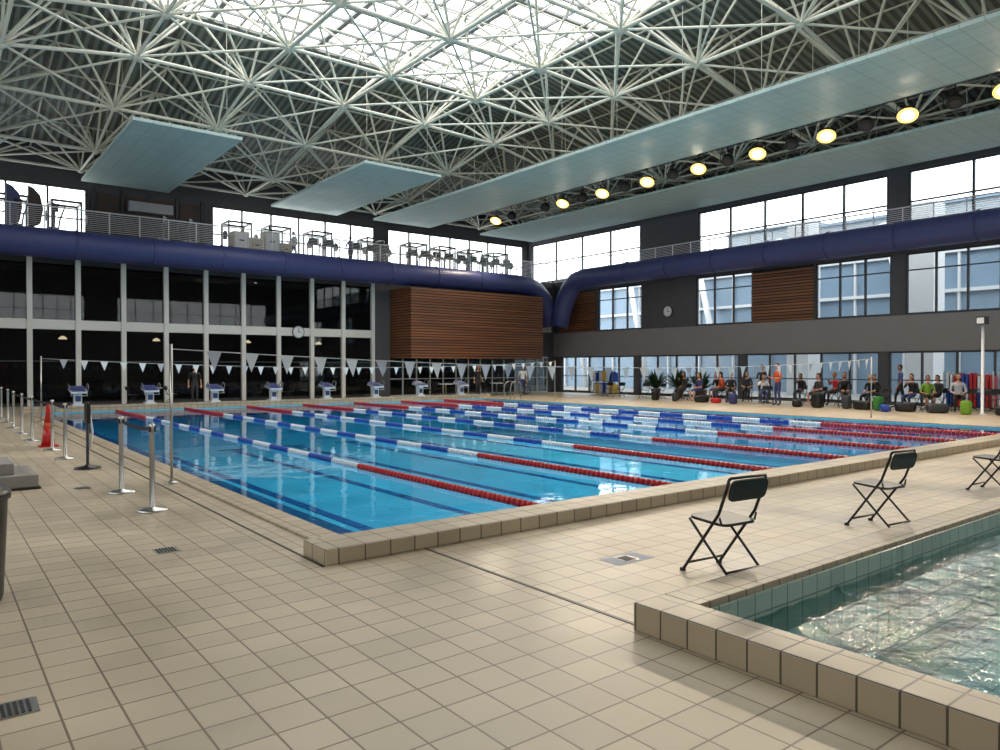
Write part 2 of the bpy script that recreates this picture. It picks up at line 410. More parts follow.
# ------------------------------------------------------------------ barrier posts
mb=MB()
mb.lathe((0,0,0),[(0.17,0),(0.17,0.012),(0.15,0.03),(0.04,0.045),(0.03,0.06),(0.03,0.92),(0.034,0.93),(0.034,1.0),(0.02,1.015)],'chrome',20)
mb.box((-0.036,-0.03,0.92),(0.036,0.03,0.985),'black')
bm_=mb.mesh('barrier_post')
posts=[(2.07,9.2),(2.05,10.8),(2.0,15.4),(2.0,17.1),(1.9,19.6),(1.9,21.8),(1.9,24.0),(1.95,26.4),(1.95,28.8)]
for p in posts:
    o=bpy.data.objects.new('barrier_post',bm_); COL.objects.link(o); o.location=(*p,0)
for a,b in [(0,1),(2,3),(3,4),(4,5),(5,6)]:
    mb=MB(); p,q=Vector((*posts[a],0)),Vector((*posts[b],0)); n=8; ll=(q-p).length
    pts=[p.lerp(q,(0.04+(ll-0.08)*i/n)/ll) for i in range(n+1)]
    for i in range(n):
        s0=0.03*4*(i/n)*(1-i/n); s1=0.03*4*((i+1)/n)*(1-(i+1)/n)
        mb.quad([(pts[i].x,pts[i].y,0.93-s0),(pts[i+1].x,pts[i+1].y,0.93-s1),(pts[i+1].x,pts[i+1].y,0.975-s1),(pts[i].x,pts[i].y,0.975-s0)],'belt')
    mb.obj('barrier_belt')
mb=MB(); mb.lathe((0,0,0),[(0.2,0),(0.2,0.02),(0.05,0.05),(0.025,0.08),(0.025,1.1)],'black',18)
mb.box((-0.03,-0.12,0.75),(0.03,0.12,1.08),'black'); mb.path([(0.03,0,0.3),(0.08,0.05,0.6),(0.03,0,0.9)],0.02,'whitepl',6)
mb.obj('sign_stand',loc=(2.1,13.7,0))
# cone
mb=MB(); mb.box((-0.17,-0.17,0),(0.17,0.17,0.03),'red'); mb.lathe((0,0,0.03),[(0.13,0),(0.085,0.35)],'red',16); mb.lathe((0,0,0.38),[(0.085,0),(0.07,0.12)],'orange',16)
mb.lathe((0,0,0.50),[(0.07,0),(0.03,0.40),(0.02,0.42)],'red',16); cone=mb.obj('traffic_cone',loc=(2.03,18.0,0))
# step platform
mb=MB(); mb.box((-0.9,0,0),(1.25,1.3,0.03),'verydark'); mb.box((-0.9,0.02,0.03),(1.22,1.28,0.2),'conc'); mb.box((-0.9,0.15,0.2),(0.95,1.15,0.36),'conc')
mb.obj('step_platform',0.015,loc=(0,11.8,0))
# bin
mb=MB(); mb.lathe((0,0,0),[(0.21,0),(0.22,0.03),(0.25,0.72),(0.27,0.73),(0.27,0.78),(0.2,0.84),(0.08,0.86)],'black',24)
mb.box((-0.1,-0.262,0.45),(0.1,-0.22,0.6),'verydark'); mb.obj('trash_bin',loc=(0.22,6.4,0))

# ------------------------------------------------------------------ folding chair
mb=MB()
def rrect(w,d,r,n=4):
    pts=[]
    for cx,cy,a in [(w/2-r,d/2-r,0),(-w/2+r,d/2-r,90),(-w/2+r,-d/2+r,180),(w/2-r,-d/2+r,270)]:
        for i in range(n+1):
            t=math.radians(a+90*i/n); pts.append((cx+r*math.cos(t),cy+r*math.sin(t)))
    return pts
def slab(mb,pts,t,Mx,k,curve=0):
    n=len(pts); b=len(mb.v)
    for s in (0,1):
        for x,y in pts: mb.v.append(tuple(Mx@Vector((x,y,s*t+curve*x*x))))
    mb.face([b+n+i for i in range(n)],k); mb.face([b+i for i in range(n)][::-1],k)
    for i in range(n): mb.face([b+i,b+(i+1)%n,b+n+(i+1)%n,b+n+i],k)
slab(mb,rrect(0.40,0.38,0.07),0.022,Matrix.Translation((0,0.0,0.435))@Matrix.Rotation(math.radians(3),4,'X'),'black')
BM=Matrix.Translation((0,-0.235,0.72))@Matrix.Rotation(math.radians(104),4,'X')
slab(mb,rrect(0.42,0.17,0.05),0.02,BM,'black',curve=0.35)
for sx in (-1,1):
    x=sx*0.215
    mb.path([(x,-0.25,0.80),(x,-0.235,0.74),(x,-0.15,0.52),(x,0.22,0.012)],0.0125,'black',8)
    mb.path([(x*0.9,0.17,0.44),(x*0.9,0.1,0.37),(x*0.9,-0.27,0.012)],0.011,'black',8)
    mb.tube((x,-0.16,0.50),(x*0.9,-0.16,0.44),0.009,'black',6)
    mb.box((x-0.016,0.205,0),(x+0.016,0.24,0.025),'verydark'); mb.box((x*0.9-0.015,-0.285,0),(x*0.9+0.015,-0.25,0.025),'verydark')
mb.tube((-0.215,0.17,0.08),(0.215,0.17,0.08),0.01,'black',6); mb.tube((-0.19,-0.22,0.08),(0.19,-0.22,0.08),0.01,'black',6)
mb.path([(-0.215,-0.25,0.80),(-0.2,-0.255,0.815),(0.2,-0.255,0.815),(0.215,-0.25,0.80)],0.0125,'black',8)
fc=mb.obj('folding_chair',loc=(5.08,3.57,0),rz=math.radians(-6))
dup(fc,(7.85,3.6,0),math.radians(-6)); dup(fc,(11.35,3.7,0),math.radians(-4))

# ------------------------------------------------------------------ walls
upper=[(32.8,29.2),(25.3,21.8),(18.4,14.9),(14.3,10.7),(7.2,3.7),(0.0,-3.5)]
ops=[(b,a,3.95,6.6) for a,b in upper]
low=[(36.2,29.8),(29.4,22.6),(22.2,15.4),(15.0,8.2),(7.8,1.0),(0.6,-6.2)]
ops+=[(b,a,0.08,2.35) for a,b in low]
wall('wall_right','x',XR,XR+0.25,YN,YF,0,7.3,ops,'dark')
mb=MB(); mb.box((XR-0.06,YN,2.36),(XR,YF-0.1,3.92),'band'); mb.obj('trim_1')
for a,b in upper: window('x',XR+0.12,b,a,3.95,6.6,3,(0.72,))
for a,b in low: window('x',XR+0.12,b,a,0.08,2.35,5,(0.45,))
def slats_x(x,y0,y1,z0,z1):
    mb=MB(); mb.box((x-0.02,y0,z0),(x,y1,z1),'verydark'); z=z0
    while z<z1-0.1:
        mb.box((x-0.07,y0,z+0.015),(x-0.02,y1,z+0.11),'wood'); z+=0.15
    mb.obj('wood_slat_panel')
slats_x(XR,18.45,21.75,3.95,6.6); slats_x(XR,33.0,36.3,3.95,6.6)
g=[(41.0,30.6),(26.3,15.7),(14.85,7.0),(5.8,-4.8)]
wall('wall_right_gallery','x',35.0,35.2,YN,41.4,7.3,12.4,[(b,a,7.7,10.55) for a,b in g],'dark')
for a,b in g: window('x',35.1,b,a,7.7,10.55,max(3,int((a-b)/2.1)),(0.5,),t=0.1)
gy=[(-5.4,6.4),(12.4,22.4),(23.3,34.6)]
wall('wall_far_gallery','y',41.4,41.6,XL,35.2,7.3,12.4,[(a,b,7.7,10.5) for a,b in gy],'dark')
for a,b in gy: window('y',41.5,a,b,7.7,10.5,int((b-a)/1.5),(0.45,),t=0.09)
mb=MB()
for x in (6.6,7.9,9.2,10.5,11.8): mb.box((x,41.25,7.3),(x+0.12,41.4,10.6),'frame')
for x in (6.85,8.15,9.45,10.75): mb.box((x,41.33,7.4),(x+0.95,41.4,10.4),'door')
mb.box((8.2,40.9,9.6),(10.3,41.25,10.1),'flagg'); mb.obj('trim_2')
mb=MB(); mb.box((XL,41.4,0),(XR+0.25,41.6,7.3),'dark'); mb.obj('wall_back_room')
mb=MB(); mb.box((XL,37.2,3.35),(20.3,41.4,3.6),'dark'); mb.obj('trim_floor_slab')
mb=MB(); mb.box((XL,36.9,7.0),(35.2,41.4,7.3),'dark'); mb.box((33.4,YN,7.0),(35.2,36.9,7.3),'dark'); mb.obj('gallery_floor')
# far facade
mb=MB()
cols=[19.8-1.81*i for i in range(15)]; cols=[c for c in cols if c>XL]
for c in cols: mb.box((c-0.1,36.8,0),(c+0.1,37.1,6.35),'white')
for i in range(len(cols)-1):
    a=cols[i+1]+0.1; b=cols[i]-0.1
    mb.box((a,36.86,3.3),(b,37.1,3.72),'white'); mb.box((a,36.9,6.15),(b,37.1,6.35),'frame'); mb.box((a,36.9,0),(b,37.1,0.12),'frame')
    mb.box((a,36.95,1.9),(b,37.03,1.95),'frame')
    mb.box((a,36.97,0.1),(b,36.99,6.2),'glassdark')
mb.obj('window_facade')
mb=MB(); mb.box((XL,36.9,6.35),(20.8,37.1,7.0),'dark'); mb.box((19.92,36.7,0),(20.8,37.1,6.35),'dark')
mb.box((20.8,36.95,2.35),(XR,37.1,7.0),'dark'); mb.box((33.0,36.9,0),(XR,37.1,2.35),'dark'); mb.obj('wall_far')
window('y',37.0,20.85,32.95,0.0,2.35,13,(0.42,),k='white',t=0.06,glass='glassdark')
window('y',36.9,31.2,33.2,4.0,5.0,2,(),k='white',t=0.06,glass='flagg')
# wood box
mb=MB(); x0,x1,y0,y1,z0,z1=20.85,30.4,34.5,36.9,2.15,6.05
mb.box((x0+0.05,y0+0.05,z0),(x1-0.05,y1,z1),'verydark'); z=z0
while z<z1-0.1:
    mb.box((x0,y0,z+0.015),(x1,y0+0.05,z+0.112),'wood'); mb.box((x0,y0+0.05,z+0.015),(x0+0.05,y1,z+0.112),'wood')
    mb.box((x1-0.05,y0+0.05,z+0.015),(x1,y1,z+0.112),'wood'); z+=0.15
mb.obj('wood_clad_box')
# left + near walls
lfill=[(-6,4,4.5,8.5),(6,16,4.5,8.5),(18,28,4.5,8.5)]  # unseen windows, added to let fill light in from the left
wall('wall_left','x',XL-0.25,XL,YN,41.6,0,12.4,lfill,'band')
for a,b,c,d_ in lfill: window('x',XL-0.12,a,b,c,d_,6,(0.5,))
nfill=[(2,13,6,9),(16,32,6,9)]  # openings behind the camera, added and sized for fill light
wall('wall_near','y',YN-0.25,YN,XL,35.2,0,12.4,nfill,'band')
for a,b,c,d_ in nfill: window('y',YN-0.12,a,b,c,d_,9,(0.5,))

# ------------------------------------------------------------------ roof
SK=(4.5,21.4,8.0,29.3); RO=(-6.25,35.2,-12.25,41.6); ZS,ZE=15.0,12.3
def roofz(x,y):
    t=max(0,(SK[0]-x)/(SK[0]-RO[0]),(x-SK[1])/(RO[1]-SK[1]),(SK[2]-y)/(SK[2]-RO[2]),(y-SK[3])/(RO[3]-SK[3]))
    return ZS-(ZS-ZE)*min(1,t)
i_=[(SK[0],SK[2],ZS),(SK[1],SK[2],ZS),(SK[1],SK[3],ZS),(SK[0],SK[3],ZS)]
o_=[(RO[0],RO[2],ZE),(RO[1],RO[2],ZE),(RO[1],RO[3],ZE),(RO[0],RO[3],ZE)]
mb=MB()
for k in range(4):
    j=(k+1)%4; mb.quad([i_[k],i_[j],o_[j],o_[k]],'roofx' if k%2==0 else 'roofy')
mb.obj('ceiling')
mb=MB()
n=16
for i in range(n+1):
    x=SK[0]+(SK[1]-SK[0])*i/n; w=0.04 if i%4 else 0.1; mb.box((x-w,SK[2],ZS-0.04),(x+w,SK[3],ZS+0.08),'skyframe')
n=20
for i in range(n+1):
    y=SK[2]+(SK[3]-SK[2])*i/n; w=0.04 if i%4 else 0.1; mb.box((SK[0],y-w,ZS-0.03),(SK[1],y+w,ZS+0.07),'skyframe')
mb.obj('window_skylight')
# space frame
mb=MB()
LX=[-2+4*i for i in range(10)]; LY=[-11.4+4*j+0.0 for j in range(14)]
LY=[y for y in LY if y<40.9]
def lo_(x,y): return Vector((x,y,max(roofz(x,y)-2.3,11.2)))
def top(x,y): 
    x=min(max(x,RO[0]+0.3),RO[1]-0.3); y=min(max(y,RO[2]+0.3),RO[3]-0.3)
    return Vector((x,y,roofz(x,y)-0.22))
for i,x in enumerate(LX):
    for j,y in enumerate(LY):
        p=lo_(x,y)
        mb.ell(p,(0.18,0.18,0.16),'offwhite',8,5)
        for dx,dy in [(2,2),(-2,2),(2,-2),(-2,-2)]: mb.tube(p,top(x+dx,y+dy),0.055,'offwhite',6,cap=False)
        for dx,dy in [(2,0),(-2,0),(0,2),(0,-2)]: mb.tube(p,top(x+dx,y+dy),0.048,'offwhite',6,cap=False)
        if i+1<len(LX): mb.tube(p,lo_(LX[i+1],y),0.066,'offwhite',6,cap=False)
        if j+1<len(LY): mb.tube(p,lo_(x,LY[j+1]),0.066,'offwhite',6,cap=False)
        if i+1<len(LX) and j+1<len(LY):
            mb.tube(p,lo_(LX[i+1],LY[j+1]),0.042,'offwhite',6,cap=False)
            mb.tube(lo_(LX[i+1],y),lo_(x,LY[j+1]),0.042,'offwhite',6,cap=False)
tx=[-4+2*i for i in range(20)]; ty=[LY[0]+2*j for j in range(27)]
for a in tx:
    for b in ty:
        if b>41.2: continue
        mb.tube(top(a,b),top(a+2,b),0.038,'offwhite',5,cap=False)
        mb.tube(top(a,b),top(a,b+2),0.038,'offwhite',5,cap=False)
mb.obj('space_frame_truss')
# acoustic panels
def panel(x0,x1,y0,y1,z=10.5):
    mb=MB(); mb.box((x0,y0,z),(x1,y1,z+0.12),'panel')
    for x in (x0+0.4,x1-0.4):
        yy=y0+0.6
        while yy<y1:
            mb.tube((x,yy,z+0.12),(x,yy,roofz(x,yy)-0.2),0.012,'offwhite',5); yy+=3.2
    return mb.obj('acoustic_ceiling_panel')
panel(5.9,9.8,28.8,39.8); panel(15.05,19.0,28.7,39.7); panel(21.3,25.3,-6,39.6); panel(29.3,33.9,-6,39.6)
panel(-3.4,0.5,28.8,39.8)
# floodlights
aim=Vector((-0.55,-0.25,-1)).normalized()
def flood(x,y,lit):
    mb=MB(); R=aim.to_track_quat('-Z','Y').to_matrix().to_4x4()
    mb.path([R@Vector((0,0,-0.12)),R@Vector((0,0,-0.08)),R@Vector((0,0,0.1)),R@Vector((0,0,0.2))],[0.34 if lit else 0.26]*2+[0.22,0.14],'black',20)
    mb.path([R@Vector((0,0,-0.13)),R@Vector((0,0,-0.12))],[0.33,0.33] if lit else [0.24,0.24],'lamphalo' if lit else 'verydark',20)
    mb.path([R@Vector((0,0,-0.145)),R@Vector((0,0,-0.13))],[0.19,0.19] if lit else [0.16,0.16],'lamp' if lit else 'frame',20)
    mb.path([(0,-0.36,0),(0,-0.36,0.34),(0,0.36,0.34),(0,0.36,0)],0.015,'black',6)
    mb.tube((0,0,0.34),(0,0,0.55),0.02,'black',6)
    o=mb.obj('floodlight',loc=(x,y,10.35))
    if lit:
        l=bpy.data.lights.new('floodlight_beam','SPOT'); l.energy=1500; l.color=(1.0,0.84,0.64); l.spot_size=math.radians(140); l.spot_blend=0.8; l.shadow_soft_size=0.26
        lo=bpy.data.objects.new('beam',l); COL.objects.link(lo); lo.parent=o; lo.location=R@Vector((0,0,-0.18)); lo.rotation_euler=aim.to_track_quat('-Z','Y').to_euler()
for k in range(-3,10):
    if k!=8: flood(26.5,8.4+2.87*k,True)
    if k<9: flood(26.5,9.8+2.87*k,False)
mb=MB(); mb.box((26.4,-6,10.9),(26.6,39.6,10.98),'frame'); mb.obj('lighting_rail')

# ------------------------------------------------------------------ ducts
mb=MB(); r=0.6
Yd,Zd=35.5,6.8
pts=[(XL+0.05,Yd,Zd)]+[(XL+0.05+(28.6-XL)*i/8,Yd,Zd) for i in range(1,8)]+[(29.2,Yd,Zd),(29.9,Yd,Zd-0.03),(30.6,Yd,Zd-0.25),(31.2,Yd,Zd-0.75),(31.6,Yd,Zd-1.5),(31.8,Yd,Zd-2.5)]
mb.path(pts,r,'duct',28)
x=-4
while x<28: mb.tube((x,Yd,Zd),(x+0.06,Yd,Zd),r+0.03,'duct',28); x+=3.0
mb.obj('ventilation_duct')
mb=MB(); Xd,Zr=32.2,7.15
pts=[(Xd,YN+0.1,Zr)]+[(Xd,YN+0.1+(32-YN)*i/8,Zr) for i in range(1,8)]+[(Xd,32.6,Zr),(Xd,33.3,Zr-0.12),(Xd,33.9,Zr-0.5),(Xd,34.3,Zr-1.1),(Xd-0.1,34.6,Zr-1.9),(Xd-0.2,34.8,Zr-2.9)]
mb.path(pts,r,'duct',28); y=-10
while y<32: mb.tube((Xd,y,Zr),(Xd,y+0.06,Zr),r+0.03,'duct',28); y+=3.0
mb.obj('ventilation_duct')

# ------------------------------------------------------------------ railings
def railing(axis,p,a,b,z):
    mb=MB()
    def P(t,zz): return (p,t,zz) if axis=='x' else (t,p,zz)
    t=a
    while t<=b: mb.tube(P(t,z),P(t,z+1.3),0.028,'whitepl',6); t+=1.25
    mb.tube(P(a,z+1.3),P(b,z+1.3),0.036,'whitepl',6)
    for i in range(1,15): mb.tube(P(a,z+0.085*i),P(b,z+0.085*i),0.013,'whitepl',4)
    mb.obj('gallery_railing')
railing('y',37.0,XL+0.1,33.4,7.3); railing('x',33.55,YN+0.2,36.9,7.3)

# ------------------------------------------------------------------ clocks
def clock(loc,rz):
    mb=MB()
    mb.tube((0,0,0),(0,-0.06,0),0.33,'frame',28); mb.tube((0,-0.06,0),(0,-0.065,0),0.29,'whitepl',28)
    mb.box((-0.012,-0.075,-0.02),(0.012,-0.066,0.22),'black'); mb.box((-0.02,-0.075,-0.015),(0.15,-0.066,0.015),'black')
    for i in range(12):
        a=i*math.pi/6; mb.tube((0.24*math.sin(a),-0.066,0.24*math.cos(a)),(0.27*math.sin(a),-0.066,0.27*math.cos(a)),0.01,'black',4)
    mb.obj('wall_clock',loc=loc,rz=rz)
clock((15.4,36.84,3.5),0); clock((XR,27.2,4.85),math.radians(-90))

# ------------------------------------------------------------------ ladder
def ladder(y):
    mb=MB()
    for s in (-0.25,0.25):
        mb.path([(23.76,y+s,0.0),(23.76,y+s,0.8),(23.66,y+s,0.92),(23.35,y+s,0.95),(23.15,y+s,0.85),(23.08,y+s,0.6),(23.08,y+s,-1.2)],0.022,'chrome',8)
    for i in range(4): mb.box((23.0,y-0.25,-0.25-0.28*i),(23.12,y+0.25,-0.22-0.28*i),'chrome')
    mb.obj('pool_ladder')
ladder(28.9)
mb=MB(); mb.lathe((0,0,0),[(0.14,0),(0.14,0.03),(0.05,0.05),(0.045,3.2)],'whitepl',14); mb.box((-0.22,-0.14,3.15),(0.12,0.14,3.42),'frame')
mb.box((-0.24,-0.11,3.18),(-0.22,0.11,3.38),'whitepl'); mb.obj('loudspeaker_post',loc=(29.0,9.8,0))

# ------------------------------------------------------------------ gym machines
mb=MB()
mb.box((-0.38,-0.9,0.0),(0.38,0.9,0.16),'black'); mb.box((-0.27,-0.88,0.16),(0.27,0.6,0.175),'verydark')
for s in (-0.36,0.36):
    mb.path([(s,0.7,0.14),(s,0.8,1.2),(s,0.66,1.32)],0.035,'steelgrey',8); mb.path([(s,0.72,1.15),(s,0.2,0.98),(s,0.1,0.9)],0.025,'black',8)
mb.box((-0.38,0.62,1.22),(0.38,0.86,1.30),'black'); mb.box((-0.3,0.72,1.3),(0.3,0.78,1.6),'black')
tm=mb.obj('treadmill',loc=(17.2,38.15,7.3),rz=0)
for x in (18.1,19.9,20.8,21.7,23.6,24.5,25.4,26.3,27.3,28.2,29.1,30.1,31.0): dup(tm,(x,38.15,7.3),0)
mb=MB()
mb.box((-0.35,-0.8,0),(0.35,-0.7,0.1),'frame'); mb.box((-0.35,0.7,0),(0.35,0.8,0.1),'frame'); mb.box((-0.06,-0.7,0.03),(0.06,0.7,0.12),'frame')
mb.tube((-0.08,0.5,0.4),(0.08,0.5,0.4),0.32,'flagg',20)
for s in (-1,1):
    mb.path([(s*0.2,0.45,0.3),(s*0.2,0,0.22),(s*0.2,-0.6,0.35)],0.03,'flagg',8); mb.box((s*0.2-0.09,-0.35,0.27),(s*0.2+0.09,0.05,0.31),'black')
    mb.path([(s*0.24,0.45,0.4),(s*0.26,0.35,1.1),(s*0.26,0.1,1.7)],0.035,'frame',8)
mb.path([(0,0.5,0.4),(0,0.45,1.5)],0.06,'steelgrey',8); mb.box((-0.2,0.38,1.4),(0.2,0.46,1.75),'black')
ct=mb.obj('cross_trainer',loc=(10.8,38.2,7.3),rz=0.9)
for x in (9.6,5.0,3.6,2.2,0.8,-0.6): dup(ct,(x,38.3,7.3),0.9)
mb=MB()
for sx in (-0.6,0.6):
    for sy in (-0.6,0.6): mb.box((sx-0.04,sy-0.04,0),(sx+0.04,sy+0.04,2.2),'frame')
    mb.box((sx-0.04,-0.56,2.1),(sx+0.04,0.56,2.2),'frame'); mb.box((sx-0.03,-0.56,0.0),(sx+0.03,0.56,0.08),'frame')
for sy in (-0.6,0.6): mb.box((-0.56,sy-0.04,2.1),(0.56,sy+0.04,2.2),'frame')
mb.tube((-0.9,-0.68,1.35),(0.9,-0.68,1.35),0.018,'chrome',8)
for s in (-0.85,-0.78,0.78,0.85): mb.tube((s-0.02,-0.68,1.35),(s+0.02,-0.68,1.35),0.23,'black',18)
for i in range(4): mb.box((-0.25,0.2,0.1+0.16*i),(0.25,0.45,0.24+0.16*i),'verydark')
pr=mb.obj('power_rack',loc=(13.4,40.4,7.3)); 
for x in (15.6,18.1,21.6,24.6,26.8,29.0,31.2,5.3,3.2,1.2): dup(pr,(x,40.4,7.3))
mb=MB()
for i,(x,w,h,k) in enumerate([(0,0.8,1.25,'beige'),(0.85,0.7,1.0,'whitepl'),(1.6,0.8,1.4,'beige'),(2.45,0.6,0.9,'flagg')]):
    mb.box((x,0,0),(x+w,0.7,h),k); mb.box((x+0.05,-0.01,0.08),(x+w-0.05,0.0,h-0.08),'beige' if k!='beige' else 'whitepl'); mb.box((x+w*0.35,-0.02,h*0.6),(x+w*0.65,-0.01,h*0.68),'black')
pb=mb.obj('storage_cabinet',0.01,loc=(12.3,37.5,7.3))
def fflag(x,y,k):
    mb=MB(); mb.tube((0,0,0),(0,0,2.6),0.015,'whitepl',6); mb.lathe((0,0,0),[(0.2,0),(0.2,0.02),(0.03,0.05)],'black',12)
    mb.quad([(0.02,0,0.6),(0.5,0,0.9),(0.62,0,1.6),(0.5,0,2.2),(0.25,0,2.5),(0.02,0,2.6)],k); mb.obj('feather_flag',loc=(x,y,7.3))
fflag(3.7,39.4,'door'); fflag(2.9,39.5,'duct')

# ------------------------------------------------------------------ plants
def plant(x,y,s=1.0):
    mb=MB(); mb.lathe((0,0,0),[(0.2,0),(0.28,0.45),(0.3,0.46),(0.26,0.44)],'pot',16)
    for i in range(70):
        a=random.uniform(0,6.28); e=random.uniform(0.4,1.45); L=random.uniform(0.6,1.1)*s
        d=Vector((math.cos(a)*math.cos(e),math.sin(a)*math.cos(e),math.sin(e))); p=Vector((0,0,0.45)); q=p+d*L*0.6; t=q+Vector((d.x*L*0.4,d.y*L*0.4,d.z*L*0.3))
        w=d.cross(Vector((0,0,1))).normalized()*0.07*s
        mb.quad([p-w*0.2,q-w,t,q+w,p+w*0.2],'leaf')
    mb.obj('potted_palm',loc=(x,y,0))
for p in [(32.2,27.0,1.2),(32.2,25.4,1.3),(32.2,23.9,1.2)]: plant(*p)

# ------------------------------------------------------------------ people
def hand(mb, w, d, side, k):
    w=Vector(w); d=Vector(d).normalized(); s=Vector(side); s=(s-d*s.dot(d)).normalized(); nrm=d.cross(s).normalized()
    c=w+d*0.045
    M4=Matrix(((s.x,d.x,nrm.x,c.x),(s.y,d.y,nrm.y,c.y),(s.z,d.z,nrm.z,c.z),(0,0,0,1)))
    mb.box((-0.038,-0.045,-0.012),(0.038,0.045,0.012),k,M4)
    for i,L in enumerate([0.07,0.08,0.075,0.058]):
        o=M4@Vector((0.029-i*0.0195,0.04,0)); a=M4@Vector((0.029-i*0.0195,0.04+L*0.5,0.008)); b=M4@Vector((0.027-i*0.018,0.04+L*0.85,0.03))
        mb.path([o,a,b],[0.009,0.0085,0.006],k,6)
    mb.path([M4@Vector((0.034,-0.02,0)),M4@Vector((0.06,0.015,0.01)),M4@Vector((0.062,0.045,0.02))],[0.012,0.01,0.007],k,6)
def person(loc,rz,pose='sit',top_='black',bottom='frame',skin='skin',hair='verydark',long=False,bare=False,arm=0,sc=1.0,name='person'):
    J={}
    if pose=='sit':
        z0=0.56; lean=0.04+0.10*(arm==2)
        J['pel']=((0,-0.02,z0),(0.15,0.12)); J['wai']=((0,-0.03,z0+0.16),(0.125,0.1)); J['che']=((0,-0.04+lean,z0+0.36),(0.16,0.11)); J['nb']=((0,-0.03+lean,z0+0.49),(0.075,0.065)); J['nt']=((0,-0.0+lean,z0+0.57),(0.05,0.05))
        for s,n in((-1,'l'),(1,'r')):
            J['hip'+n]=((s*0.095,0.03,z0-0.01),(0.085,0.085)); J['kne'+n]=((s*0.13,0.44,z0-0.05),(0.058,0.058)); J['ank'+n]=((s*0.12,0.42,0.09),(0.037,0.037)); J['toe'+n]=((s*0.14,0.60,0.04),(0.036,0.028))
            J['sho'+n]=((s*0.18,-0.04+lean,z0+0.44),(0.058,0.058))
            if arm==1 and s==1: J['elb'+n]=((s*0.25,0.10,z0+0.27),(0.04,0.04)); J['wri'+n]=((s*0.1,0.24,z0+0.42),(0.026,0.026))
            else: J['elb'+n]=((s*0.24,-0.0+lean,z0+0.16),(0.04,0.04)); J['wri'+n]=((s*0.13,0.24,z0+0.11),(0.026,0.026))
    else:
        z0=0.95; st=0.12 if pose=='walk' else 0.02
        J['pel']=((0,0,z0),(0.15,0.115)); J['wai']=((0,0,z0+0.16),(0.125,0.095)); J['che']=((0,0,z0+0.36),(0.165,0.11)); J['nb']=((0,-0.01,z0+0.5),(0.075,0.065)); J['nt']=((0,0.01,z0+0.58),(0.05,0.05))
        for s,n in((-1,'l'),(1,'r')):
            J['hip'+n]=((s*0.095,0,z0-0.06),(0.09,0.09)); J['kne'+n]=((s*0.1,s*st+0.03,0.5),(0.058,0.058)); J['ank'+n]=((s*0.1,s*st*1.6-0.03,0.09),(0.037,0.037)); J['toe'+n]=((s*0.13,s*st*1.6+0.15,0.04),(0.036,0.028))
            J['sho'+n]=((s*0.19,-0.01,z0+0.45),(0.058,0.058))
            if arm==1: J['elb'+n]=((s*0.27,0.03,z0+0.18),(0.04,0.04)); J['wri'+n]=((s*0.15,0.26,z0+0.22),(0.026,0.026))
            else: J['elb'+n]=((s*0.25,-s*st*0.5-0.02,z0+0.16),(0.04,0.04)); J['wri'+n]=((s*0.26,-s*st+0.05,z0-0.08),(0.026,0.026))
    names=list(J); ix={n:i for i,n in enumerate(names)}
    ed=[('pel','wai'),('wai','che'),('che','nb'),('nb','nt')]
    for n in 'lr': ed+=[('pel','hip'+n),('hip'+n,'kne'+n),('kne'+n,'ank'+n),('ank'+n,'toe'+n),('che','sho'+n),('sho'+n,'elb'+n),('elb'+n,'wri'+n)]
    me=bpy.data.meshes.new('tmp'); me.from_pydata([J[n][0] for n in names],[(ix[a],ix[b]) for a,b in ed],[])
    ob=bpy.data.objects.new('tmp',me); COL.objects.link(ob)
    ob.modifiers.new('s','SKIN'); sv=me.skin_vertices[0].data
    for n in names: sv[ix[n]].radius=J[n][1]; sv[ix[n]].use_root=(n=='pel')
    sd=ob.modifiers.new('d','SUBSURF'); sd.levels=1
    dg=bpy.context.evaluated_depsgraph_get(); ev=ob.evaluated_get(dg); em=ev.to_mesh()
    V=[v.co.copy() for v in em.vertices]; F=[list(p.vertices) for p in em.polygons]; ev.to_mesh_clear()
    bpy.data.objects.remove(ob); 
    mb=MB(); mb.v=[tuple(v) for v in V]
    def segd(p,a,b):
        a,b=Vector(a),Vector(b); t=max(0,min(1,(p-a).dot(b-a)/max(1e-9,(b-a).length_squared))); return (p-(a+(b-a)*t)).length
    for f in F:
        c=sum((V[i] for i in f),Vector())/len(f); best=min(((segd(c,J[a][0],J[b][0]),a,b) for a,b in ed)); a,b=best[1],best[2]
        key=top_
        if b=='nt': key=skin
        elif a.startswith('elb'): key=skin if not long else top_
        elif b.startswith('toe'): key='black' if not bare else skin
        elif a.startswith('kne'): key=skin if bare else bottom
        elif a.startswith('hip') or b.startswith('hip') or a=='pel' and c.z<J['pel'][0][2]+0.05: key=bottom
        mb.face(f,key,True)
    h=Vector(J['nt'][0])+Vector((0,0.015,0.115))
    def fn(p):
        q=p.copy()
        if q.z<0: q.x*=1+0.32*q.z; q.y*=1+0.15*q.z
        return q
    mb.ell(h,(0.076,0.095,0.118),skin,14,10,fn)
    mb.path([h+Vector((0,0.088,0.02)),h+Vector((0,0.115,-0.022)),h+Vector((0,0.09,-0.035))],[0.008,0.015,0.008],skin,6)
    for s in(-1,1):
        mb.ell(h+Vector((s*0.03,0.085,0.005)),(0.012,0.008,0.007),'verydark',6,4); mb.ell(h+Vector((s*0.076,-0.005,-0.01)),(0.01,0.018,0.03),skin,8,5)
    mb.ell(h+Vector((0,0.082,-0.06)),(0.024,0.008,0.006),'skin2',8,4)
    def hf(p):
        q=p.copy()
        if q.y>0.25 and q.z<0.55: q.y=0.25
        if q.z<-0.1 and q.y>-0.2: q.z=-0.1
        return q
    mb.ell(h+Vector((0,-0.012,0.018)),(0.084,0.1,0.118),hair,14,10,hf)
